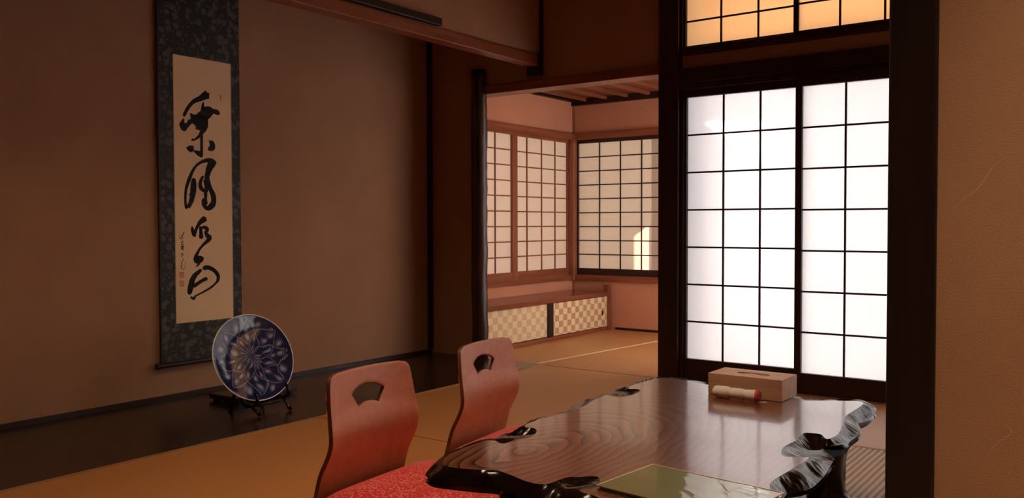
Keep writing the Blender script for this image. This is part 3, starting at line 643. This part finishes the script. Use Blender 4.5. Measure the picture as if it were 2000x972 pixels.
OUT = [(832, 924, .294), (842, 911, .298), (852, 901, .304), (871, 886, .312), (884, 880, .314), (915, 867, .314), (946, 857, .314), (966, 856, .314), (975, 852, .31), (984, 847, .308), (996, 844.5, .306), (1010, 838, .306), (1021, 831.5, .308), (1034, 821.5, .308), (1042, 819, .312), (1056, 813, .314), (1067, 812.5, .314), (1090, 806, .314), (1108, 801, .313), (1113, 796, .31), (1125, 790.5, .31), (1140, 782.5, .31), (1148, 778, .312), (1155, 777, .312), (1163, 775, .313), (1178, 768.5, .313), (1190, 767.5, .312), (1197, 763.5, .31), (1205, 758.5, .308), (1214, 756.5, .308), (1222, 754, .31), (1235, 748, .312), (1244, 746, .313), (1262, 740.5, .314), (1284, 735.5, .314), (1310, 735.5, .314), (1333, 738, .314), (1383, 747, .314), (1460, 758, .314), (1549, 772, .314), (1574, 778, .314), (1625, 778.5, .314), (1677, 779.5, .312), (1691, 784, .306), (1703, 789.5, .302), (1711, 796, .298), (1712, 802, .295), (1705, 811, .292), (1692, 822, .292), (1676, 826, .298), (1681, 836, .296), (1680, 844, .294), (1672, 853, .292), (1661, 861, .292), (1655, 868, .296), (1646, 867.5, .304), (1625, 871, .306), (1608, 873.5, .306), (1614, 882, .302), (1624, 891, .298), (1629, 896, .294), (1624, 906, .290), (1612, 926, .288), (1604, 936, .287), (1590, 949, .286), (1575, 957, .286), (1555, 962, .286), (1534, 967, .285), (1530, 985, .285), (1538, 1010, .285), (1525, 1050, .285), (1490, 1082, .285), (1390, 1107, .285), (1290, 1087, .285), (1215, 1052, .285), (1150, 1025, .285), (1100, 1003, .287), (1066, 986, .288), (1030, 977, .288), (1000, 965, .288), (970, 955, .288), (945, 953, .288), (915, 951, .287), (870, 944, .289), (848, 940, .290), (836, 934, .290)]
def resample(loop, step):
    P = [np.array(p, float) for p in loop]; out = []
    for i in range(len(P)):
        a, b_ = P[i], P[(i+1) % len(P)]; d = np.hypot(*(b_-a)[:2]); k = max(1, int(round(d/step)))
        out += [a+(b_-a)*j/k for j in range(k)]
    return np.array(out)
top_w = [tuple(onz(x, y, ZTB))[:2] for x, y in TOP]
out_w = [(*tuple(onz(x, y, z))[:2], z) for x, y, z in OUT]
top_l = resample(spline(top_w, 3, True), .007); out_l = resample(spline(out_w, 3, True), .007)
ta = np.array(top_l)[:, :2]; oa = np.array(out_l)
# keep the top inside the rim everywhere
oxy = [tuple(p) for p in oa[:, :2]]
def inside_v(Q, poly):
    Q = np.asarray(Q); c = np.zeros(len(Q), bool); P_ = np.array(poly)[:, :2]; R_ = np.roll(P_, 1, 0)
    for (xi, yi), (xj, yj) in zip(P_, R_):
        if yi == yj: continue
        c ^= ((yi > Q[:, 1]) != (yj > Q[:, 1])) & (Q[:, 0] < (xj-xi)*(Q[:, 1]-yi)/(yj-yi)+xi)
    return c
def near_v(Q, arr):
    Q = np.asarray(Q); A_ = np.asarray(arr)[:, :2]; D = np.empty(len(Q)); I = np.empty(len(Q), int)
    for k in range(0, len(Q), 2000):
        d = ((Q[k:k+2000, None]-A_[None])**2).sum(2); I[k:k+2000] = d.argmin(1); D[k:k+2000] = np.sqrt(d.min(1))
    return D, I
def dist_poly(p, arr): d = arr[:, :2]-np.array(p); return np.sqrt((d*d).sum(1))
keep = []
for p in ta:
    d = dist_poly(p, oa); i = d.argmin()
    if not inside(p, oxy) or d[i] < .004:
        c = np.array((-1.03, 2.1)); nrm = (c-oa[i, :2]); nrm /= np.hypot(*nrm); p = oa[i, :2]+nrm*.005
    keep.append(p)
ta = np.array(keep); txy = [tuple(p) for p in ta]
pts = [Vector(p) for p in txy]; n0 = len(pts); pts += [Vector(p) for p in oxy]; n1 = len(oxy)
ed = [(i, (i+1) % n0) for i in range(n0)] + [(n0+i, n0+(i+1) % n1) for i in range(n1)]
x0, y0 = oa[:, 0].min(), oa[:, 1].min(); x1, y1 = oa[:, 0].max(), oa[:, 1].max()
allb = np.vstack([ta, oa[:, :2]])
RS = .0048; G, coarse = [], []
for a, gx in enumerate(np.arange(x0, x1, RS)):
    for c, gy in enumerate(np.arange(y0, y1, RS)):
        G.append((gx+.0016*noise.noise((gx*90, gy*90, 0)), gy+.0016*noise.noise((gx*90, gy*90, 7)))); coarse.append(bool(a % 4 or c % 4))
G = np.array(G); coarse = np.array(coarse)
ok = inside_v(G, oxy) & (near_v(G, allb)[0] > .0028) & ~(inside_v(G, txy) & coarse)
pts += [Vector(p) for p in G[ok]]
ov, oe, of, *_ = delaunay_2d_cdt(pts, ed, [], 0, 1e-7)
HOLL = [(onz(1565, 868, .3), .055, .030), (onz(1020, 846, .31), .04, .012), (onz(1222, 765, .31), .03, .012), (onz(1140, 945, .3), .05, .018)]
OV = np.array([(p.x, p.y) for p in ov])
DT, DO_ = near_v(OV, ta)[0], near_v(OV, oa)
def rim_z(i):
    p = OV[i]; dt = DT[i]; do = DO_[0][i]; zo = oa[DO_[1][i], 2]
    if dt < 1e-5: return ZTB
    t = dt/(dt+do); w = dt+do
    z = zo+(ZTB-zo)*(1-t**1.5)
    env = math.sin(math.pi*min(1, t*1.05))*min(1, w/.03)
    q = Vector((p[0], p[1], 0))
    lump = noise.noise(q*13)*.026+(.4-math.sqrt(noise.noise(q*14+Vector((5, 2, 1)))**2+.006))*.014-.003
    z += env*lump
    for c, r, dpt in HOLL:
        dd_ = math.hypot(p[0]-c.x, p[1]-c.y); z -= dpt*env*math.exp(-(dd_/r)**2)*(1+.5*noise.noise(q*36))
    z -= .003*min(1, dt/.002)*min(1, do/.004)
    return min(z, ZTB-.0012)
CEN = np.array([OV[list(f)].mean(0) for f in of])
io, it = inside_v(CEN, oxy), inside_v(CEN, txy)
f_top = [f for f, a, c in zip(of, io, it) if a and c]; f_rim = [f for f, a, c in zip(of, io, it) if a and not c]
tb = empty('live_edge_table', (-1.03, 2.1, 0)); tag(tb, 'low glossy wooden table with a wavy black live edge', 'table')
TO = Vector((-1.03, 2.1, 0))
bm = bmesh.new(); mp_ = {}
for f in f_top:
    vs = []
    for i in f:
        if i not in mp_: mp_[i] = bm.verts.new((ov[i].x-TO.x, ov[i].y-TO.y, ZTB))
        vs.append(mp_[i])
    bm.faces.new(vs)
m_tw, nt, b = nmat('table_top_wood')
v = coords(nt, loc=(0, 0, 0))
kn = onz(1085, 872, ZTB)-TO
mp2 = N(nt, 'ShaderNodeMapping'); mp2.vector_type = 'POINT'; mp2.inputs['Location'].default_value = (-kn.x*1.7, -kn.y*.75, 0); mp2.inputs['Scale'].default_value = (1.7, .75, 1); nt.links.new(v, mp2.inputs['Vector'])
nd = N(nt, 'ShaderNodeTexNoise', Scale=5.0, Detail=3.0); nt.links.new(v, nd.inputs['Vector'])
va = N(nt, 'ShaderNodeVectorMath'); va.operation = 'MULTIPLY_ADD'; va.inputs[1].default_value = (.12, .12, 0); nt.links.new(nd.outputs['Color'], va.inputs[0]); nt.links.new(mp2.outputs[0], va.inputs[2])
wv = N(nt, 'ShaderNodeTexWave', Scale=7.6, Distortion=2.0, Detail=3.0); wv.wave_type = 'RINGS'; wv.wave_profile = 'SAW'; wv.rings_direction = 'Z'; wv.inputs['Detail Scale'].default_value = 1.5; nt.links.new(va.outputs[0], wv.inputs['Vector'])
fg = N(nt, 'ShaderNodeTexNoise', Scale=3.0, Detail=6.0); nt.links.new(coords(nt, (34, 5, 1), rot=(0, 0, .25)), fg.inputs['Vector'])
lr = N(nt, 'ShaderNodeVectorMath'); lr.operation = 'LENGTH'; nt.links.new(mp2.outputs[0], lr.inputs[0])
fade = math_(nt, 'MINIMUM', 1.0, math_(nt, 'MAXIMUM', 0.0, math_(nt, 'SUBTRACT', math_(nt, 'MULTIPLY', lr.outputs['Value'], 2.2), .85)))
wfac = math_(nt, 'ADD', math_(nt, 'MULTIPLY', wv.outputs['Fac'], math_(nt, 'SUBTRACT', 1.0, math_(nt, 'MULTIPLY', fade, .75))), math_(nt, 'MULTIPLY', fade, .45))
k = math_(nt, 'ADD', math_(nt, 'MULTIPLY', wfac, .7), math_(nt, 'MULTIPLY', fg.outputs['Fac'], .3))
nt.links.new(ramp(nt, k, [(.20, (.012, .004, .002)), (.34, (.11, .034, .015)), (.85, (.235, .083, .040))]), b.inputs['Base Color'])
b.inputs['Roughness'].default_value = .30; b.inputs['Specular IOR Level'].default_value = .5
b.inputs['Coat Weight'].default_value = 1.0; b.inputs['Coat Roughness'].default_value = .09; b.inputs['Coat IOR'].default_value = 1.55
nb = N(nt, 'ShaderNodeTexNoise', Scale=14.0, Detail=3.0); nt.links.new(v, nb.inputs['Vector'])
bump(nt, b, math_(nt, 'ADD', math_(nt, 'MULTIPLY', nb.outputs['Fac'], 1.0), math_(nt, 'MULTIPLY', fg.outputs['Fac'], .15)), .10, .004)
nt.links.new([n for n in nt.nodes if n.type == 'BUMP'][0].outputs['Normal'], b.inputs['Coat Normal'])
obj('tabletop', bm, m_tw, tb)['label'] = 'polished brown top with ring grain'
RZ = np.array([rim_z(i) for i in range(len(OV))])
nb_ = {}
for f in f_rim:
    for a in f: nb_.setdefault(a, set()).update(f)
free = [i for i in nb_ if DT[i] > 1e-5 and DO_[0][i] > 1e-5]
for _ in range(10):
    new = RZ.copy()
    for i in free: new[i] = .35*RZ[i]+.65*np.mean([RZ[j] for j in nb_[i] if j != i])
    RZ = new
bm = bmesh.new(); mp_ = {}; bot = {}
for f in f_rim:
    vs = []
    for i in f:
        if i not in mp_: mp_[i] = bm.verts.new((ov[i].x-TO.x, ov[i].y-TO.y, RZ[i]))
        vs.append(mp_[i])
    bm.faces.new(vs)
# side and underside of the slab
edges = [e for e in bm.edges if len(e.link_faces) == 1]
cen = [e for e in edges if dist_poly(((e.verts[0].co+e.verts[1].co)/2+TO)[:2], oa).min() < .0025]
ring = {}
for e in cen:
    for v_ in e.verts:
        if v_ in ring: continue
        p = v_.co+TO; i = dist_poly(p[:2], oa).argmin(); a = oa[(i-2) % n1, :2]; c = oa[(i+2) % n1, :2]; t = c-a; t /= (np.hypot(*t) or 1); nn = np.array((t[1], -t[0]))
        if inside(np.array(p[:2])+nn*.004, oxy): nn = -nn
        zo = v_.co.z; chain = [v_]
        zb = min(.275, zo-.012)
        for off, z in ((.0025, zo-.003), (.0018, (zo+zb)/2), (-.003, zb+.002), (-.014, zb)):
            chain.append(bm.verts.new((v_.co.x+nn[0]*off, v_.co.y+nn[1]*off, z)))
        ring[v_] = chain
for e in cen:
    a, c = ring[e.verts[0]], ring[e.verts[1]]
    for k in range(4):
        try: bm.faces.new((a[k], a[k+1], c[k+1], c[k]))
        except ValueError: pass
bv = {}
for f in f_top+f_rim:
    vs = []
    for i in f:
        if i not in bv: bv[i] = bm.verts.new((ov[i].x-TO.x, ov[i].y-TO.y, .2765))
        vs.append(bv[i])
    bm.faces.new(vs)
m_rim, nt, b = nmat('black_live_edge')
v = coords(nt); n1_ = N(nt, 'ShaderNodeTexNoise', Scale=18.0, Detail=4.0); nt.links.new(v, n1_.inputs['Vector'])
nt.links.new(ramp(nt, n1_.outputs['Fac'], [(.35, (.005, .002, .0015)), (.75, (.014, .005, .004))]), b.inputs['Base Color']); b.inputs['Roughness'].default_value = .19; b.inputs['Specular IOR Level'].default_value = .2
b.inputs['Coat Weight'].default_value = .08; b.inputs['Coat Roughness'].default_value = .04
obj('live_edge', bm, m_rim, tb, smooth=True)['label'] = 'lumpy black lacquered natural edge'
def leg(x, y, r, seed, h=.279, z0=0, knob=None):
    bm = bmesh.new(); n = 28; rows = []
    for j in range(22):
        t = j/21; z = z0+t*(h-z0)
        rr = r*(1.0+.55*(1-t)**4+.35*t**5)
        ringv = []
        for k in range(n):
            a = 2*math.pi*k/n
            q = Vector((math.cos(a)*1.7, math.sin(a)*1.7, z*9+seed*7.1))
            rad = rr*(1+.16*noise.noise(q)+.10*noise.noise(q*2.3))
            if knob: rad += .022*math.exp(-((z-knob[1])/.016)**2)*max(0, math.cos(a-knob[0]))**6
            ringv.append(bm.verts.new((x-TO.x+math.cos(a)*rad, y-TO.y+math.sin(a)*rad, z)))
        rows.append(ringv)
    for a, c in zip(rows, rows[1:]):
        for k in range(n): bm.faces.new((a[k], a[(k+1) % n], c[(k+1) % n], c[k]))
    bm.faces.new(rows[0][::-1]); bm.faces.new(rows[-1])
    return obj('leg', bm, m_rim, tb, smooth=True)
leg(-1.105, 1.60, .060, 1); leg(-.700, 2.43, .047, 2, knob=(math.radians(20), .12), z0=.0055); leg(-1.22, 2.50, .055, 3); leg(-.72, 1.62, .055, 4, z0=.0055)

# ------------------------------------------------------------------ tissue box, rolled towel, menu
bx0, bx1 = onz(1383, 768, ZTB), onz(1526, 786, ZTB)
L, D, Hb = .248, .140, .068
TB = Vector((bx0.x, bx0.y, ZTB+.001)); rz = math.atan2(bx1.y-bx0.y, bx1.x-bx0.x)+.02
tbx = empty('tissue_box', TB, rz); tag(tbx, 'pale wooden tissue box with an oval slot standing on the table', 'box')
m_box = wood('box_wood', (.60, .36, .24), 0, rough=.55, dark=.82, grain=.9, spec=.25)
tk = .008
obj('body', boxes((0, L, 0, tk, 0, Hb-tk), (0, L, D-tk, D, 0, Hb-tk), (0, tk, tk, D-tk, 0, Hb-tk), (L-tk, L, tk, D-tk, 0, Hb-tk), (tk, L-tk, tk, D-tk, 0, .004)), m_box, tbx, bevel=.0008)
rect = [(0, 0), (L, 0), (L, D), (0, D)]
oval = []
for i in range(36):
    a = 2*math.pi*i/36; c, s_ = math.cos(a), math.sin(a)
    oval.append((L/2+.004+.056*math.copysign(abs(c)**.8, c), D/2+.018*math.copysign(abs(s_)**.9, s_)))
P = [Vector(p) for p in rect+oval]; ed = [(i, (i+1) % 4) for i in range(4)]+[(4+i, 4+(i+1) % 36) for i in range(36)]
ov2, _, of2, *_ = delaunay_2d_cdt(P, ed, [], 0, 1e-6)
bm = bmesh.new(); va_ = [bm.verts.new((p.x, p.y, Hb)) for p in ov2]; vb_ = [bm.verts.new((p.x, p.y, Hb-tk)) for p in ov2]
for f in of2:
    c = sum((ov2[i] for i in f), Vector((0, 0)))/3
    if not inside(c, oval): bm.faces.new([va_[i] for i in f]); bm.faces.new([vb_[i] for i in f][::-1])
for l in (list(range(4)), list(range(4, 40))):
    for i in range(len(l)): a, c = l[i], l[(i+1) % len(l)]; bm.faces.new((va_[a], va_[c], vb_[c], vb_[a]))
obj('lid', bm, m_box, tbx)
bm = bmesh.new()     # folded tissue showing in the slot
rows = []
for i in range(15):
    x = L/2-.046+i*.0066; e = math.sin(math.pi*i/14)**.5
    rows.append([bm.verts.new((x, D/2+.010*e*math.sin(t), Hb-.012+.013*e*math.cos(t)*.9+.0015*noise.noise((i*.9, t, 0)))) for t in np.linspace(-1.5, 1.5, 9)])
for a, c in zip(rows, rows[1:]):
    for k in range(8): bm.faces.new((a[k], a[k+1], c[k+1], c[k]))
obj('tissue', bm, plain('tissue', (.66, .48, .40), .9, .1), tbx, smooth=True)

t0, t1 = onz(1394, 764, ZTB+.017), onz(1484, 775.5, ZTB+.017)
tw = empty('rolled_towel', (t0.x, t0.y, ZTB), math.atan2(t1.y-t0.y, t1.x-t0.x)); tag(tw, 'rolled white hand towel with a red end lying in front of the tissue box', 'towel')
TL = (t1-t0).length; RT_ = .0185
m_towel, nt, b = nmat('towel_cloth')
v = coords(nt); n1 = N(nt, 'ShaderNodeTexNoise', Scale=180.0, Detail=3.0); nt.links.new(v, n1.inputs['Vector'])
sx = N(nt, 'ShaderNodeSeparateXYZ'); nt.links.new(v, sx.inputs[0])
n2 = N(nt, 'ShaderNodeTexNoise', Scale=30.0, Detail=2.0); nt.links.new(v, n2.inputs['Vector'])
ed_ = math_(nt, 'GREATER_THAN', math_(nt, 'ADD', sx.outputs['X'], math_(nt, 'MULTIPLY', n2.outputs['Fac'], .014)), TL-.012+.007)
nt.links.new(mixc(nt, ed_, (.90, .82, .80), (.66, .06, .10)), b.inputs['Base Color']); b.inputs['Roughness'].default_value = .85
bump(nt, b, n1.outputs['Fac'], .5, .002)
bm = bmesh.new(); n = 28; rows = []
prf = [(0, .55), (.004, .86), (.012, 1.0), (.045, 1.04), (.054, .99), (.060, .84), (.066, .90), (.09, .93), (.103, .94), (.109, .80), (.114, .90), (.14, 1.0), (TL-.010, .98), (TL-.003, .93), (TL, .82)]
for x, s_ in prf: rows.append([bm.verts.new((x, math.cos(2*math.pi*k/n)*RT_*s_*(1+.03*noise.noise((x*40, k*.5, 1))), RT_*1.04+.0005+math.sin(2*math.pi*k/n)*RT_*s_)) for k in range(n)])
for a, c in zip(rows, rows[1:]):
    for k in range(n): bm.faces.new((a[k], a[(k+1) % n], c[(k+1) % n], c[k]))
bm.faces.new(rows[0][::-1]); bm.faces.new(rows[-1])
obj('roll', bm, m_towel, tw, smooth=True)
bm = bmesh.new(); tube(bm, [(TL+.0004, math.cos(a)*RT_*(.1+.62*a/15), RT_*1.05+math.sin(a)*RT_*(.1+.62*a/15)) for a in np.linspace(0, 15, 90)], .0010, 6)
obj('spiral_fold', bm, plain('pink_fold', (.72, .30, .28), .9, .1), tw)
m_film = plain('clear_film', (.8, .75, .74), .08, .5, **{'Alpha': .35})
bm = bmesh.new(); g = [[bm.verts.new((TL+.001+.022*i/6, -.012+.024*j/4, .003+.006*(1-i/6)*(j % 2)+.0012*noise.noise((i, j, 4)))) for j in range(5)] for i in range(7)]
for i in range(6):
    for j in range(4): bm.faces.new((g[i][j], g[i+1][j], g[i+1][j+1], g[i][j+1]))
obj('wrapper_end', bm, m_film, tw, smooth=True)['label'] = 'clear plastic wrapper tail'

ZM = ZTB+.012
m0, m1, m2 = onz(1189, 951, ZM), onz(1275, 905, ZM), onz(1529, 960, ZM)
ex = Vector((m2.x-m1.x, m2.y-m1.y, 0)); ML = ex.length; rzm = math.atan2(ex.y, ex.x); MD = .214
mn = empty('menu_folder', (m1.x, m1.y, ZTB), rzm); tag(mn, 'green covered menu folder in a clear sleeve lying on the near end of the table', 'menu')
m_cov, nt, b = nmat('green_cover')
v = coords(nt); n1 = N(nt, 'ShaderNodeTexNoise', Scale=8.0, Detail=4.0); nt.links.new(v, n1.inputs['Vector'])
nt.links.new(ramp(nt, n1.outputs['Fac'], [(.3, (.14, .15, .05)), (.7, (.18, .19, .07))]), b.inputs['Base Color'])
b.inputs['Roughness'].default_value = .5; b.inputs['Coat Weight'].default_value = 1.0; b.inputs['Coat IOR'].default_value = 2.4; b.inputs['Coat Roughness'].default_value = .03
nw = N(nt, 'ShaderNodeTexNoise', Scale=9.0, Detail=2.0, Distortion=1.2); nt.links.new(coords(nt, (1, 2.2, 1)), nw.inputs['Vector'])
bp = N(nt, 'ShaderNodeBump', Strength=.10, Distance=.01); nt.links.new(nw.outputs['Fac'], bp.inputs['Height']); nt.links.new(bp.outputs['Normal'], b.inputs['Coat Normal'])
def sheet(zb, th, x0, x1, y0, y1, wob, seed):
    bm = bmesh.new(); nx, ny = 24, 18; A, B = [], []
    for i in range(nx+1):
        ra, rb = [], []
        for j in range(ny+1):
            x = x0+(x1-x0)*i/nx; y = y0+(y1-y0)*j/ny; z = zb+wob*noise.noise((x*9, y*9, seed))
            ra.append(bm.verts.new((x, y, z+th))); rb.append(bm.verts.new((x, y, z)))
        A.append(ra); B.append(rb)
    for i in range(nx):
        for j in range(ny):
            bm.faces.new((A[i][j], A[i+1][j], A[i+1][j+1], A[i][j+1])); bm.faces.new((B[i][j], B[i][j+1], B[i+1][j+1], B[i+1][j]))
    for i in range(nx):
        for j in (0, ny): bm.faces.new((A[i][j], A[i+1][j], B[i+1][j], B[i][j]))
    for j in range(ny):
        for i in (0, nx): bm.faces.new((A[i][j], A[i][j+1], B[i][j+1], B[i][j]))
    return bm
obj('back_cover', sheet(.0012, .0018, 0, ML, -MD, 0, .0006, 1), m_cov, mn)
obj('pages', sheet(.0042, .0030, .004, ML-.006, -MD+.004, -.004, .0006, 1), plain('page_paper', (.55, .50, .40), .8, .2), mn)
obj('front_cover', sheet(.0085, .0018, 0, ML, -MD, 0, .0010, 1), m_cov, mn)
m_sl = plain('sleeve_edge', (.75, .62, .42), .25, .5)
obj('sleeve_edge', boxes((-.0018, ML, -.0006, .0016, .0090, .0112), (-.0018, 0, -MD, .0016, .0090, .0112), (ML, ML+.0016, -MD, .0016, .0085, .0108)), m_sl, mn)['label'] = 'pale welded edge of the clear sleeve'

# ------------------------------------------------------------------ light
w = bpy.data.worlds.new('world'); sc.world = w; w.use_nodes = True
bg = w.node_tree.nodes['Background']; bg.inputs['Color'].default_value = (.87, .94, 1, 1); bg.inputs['Strength'].default_value = 1.95
sl = bpy.data.lights.new('sun', 'SUN'); sl.energy = 36; sl.angle = .009; sl.color = (1, .94, .86)
so = bpy.data.objects.new('sun', sl); col.objects.link(so); so.rotation_euler = SUN.to_track_quat('-Z', 'Y').to_euler()
al = bpy.data.lights.new('ceiling_lamp', 'AREA'); al.shape = 'RECTANGLE'; al.size = .9; al.size_y = .12; al.energy = 10; al.spread = math.radians(88); al.color = (1, .72, .48)
ao = bpy.data.objects.new('ceiling_lamp', al); col.objects.link(ao); ao.location = (.15, 1.30, 2.45); ao.rotation_euler = (0, 0, .5)

rl = bpy.data.lights.new('room_lamp', 'AREA'); rl.shape = 'DISK'; rl.size = .55; rl.energy = 14.5; rl.spread = math.radians(125); rl.color = (1, .70, .43)
ro = bpy.data.objects.new('room_lamp', rl); col.objects.link(ro); ro.location = (-1.8, 1.95, 2.50)
xl = bpy.data.lights.new('side_room_fill', 'AREA'); xl.shape = 'DISK'; xl.size = .35; xl.energy = 4.5; xl.color = (1, .66, .40)  # added fill with no known fixture, brightens the side room floor
xo = bpy.data.objects.new('side_room_fill', xl); col.objects.link(xo); xo.location = (-2.75, 5.0, 1.90)
sc.view_settings.view_transform = 'Standard'; sc.view_settings.look = 'None'; sc.view_settings.exposure = .08; sc.view_settings.gamma = 1
sc.view_settings.use_curve_mapping = False
sc.cycles.max_bounces = 8; sc.cycles.diffuse_bounces = 5; sc.cycles.glossy_bounces = 4; sc.cycles.transmission_bounces = 6
sc.cycles.sample_clamp_indirect = 4; sc.cycles.caustics_reflective = False; sc.cycles.caustics_refractive = False
sc.cycles.use_denoising = True
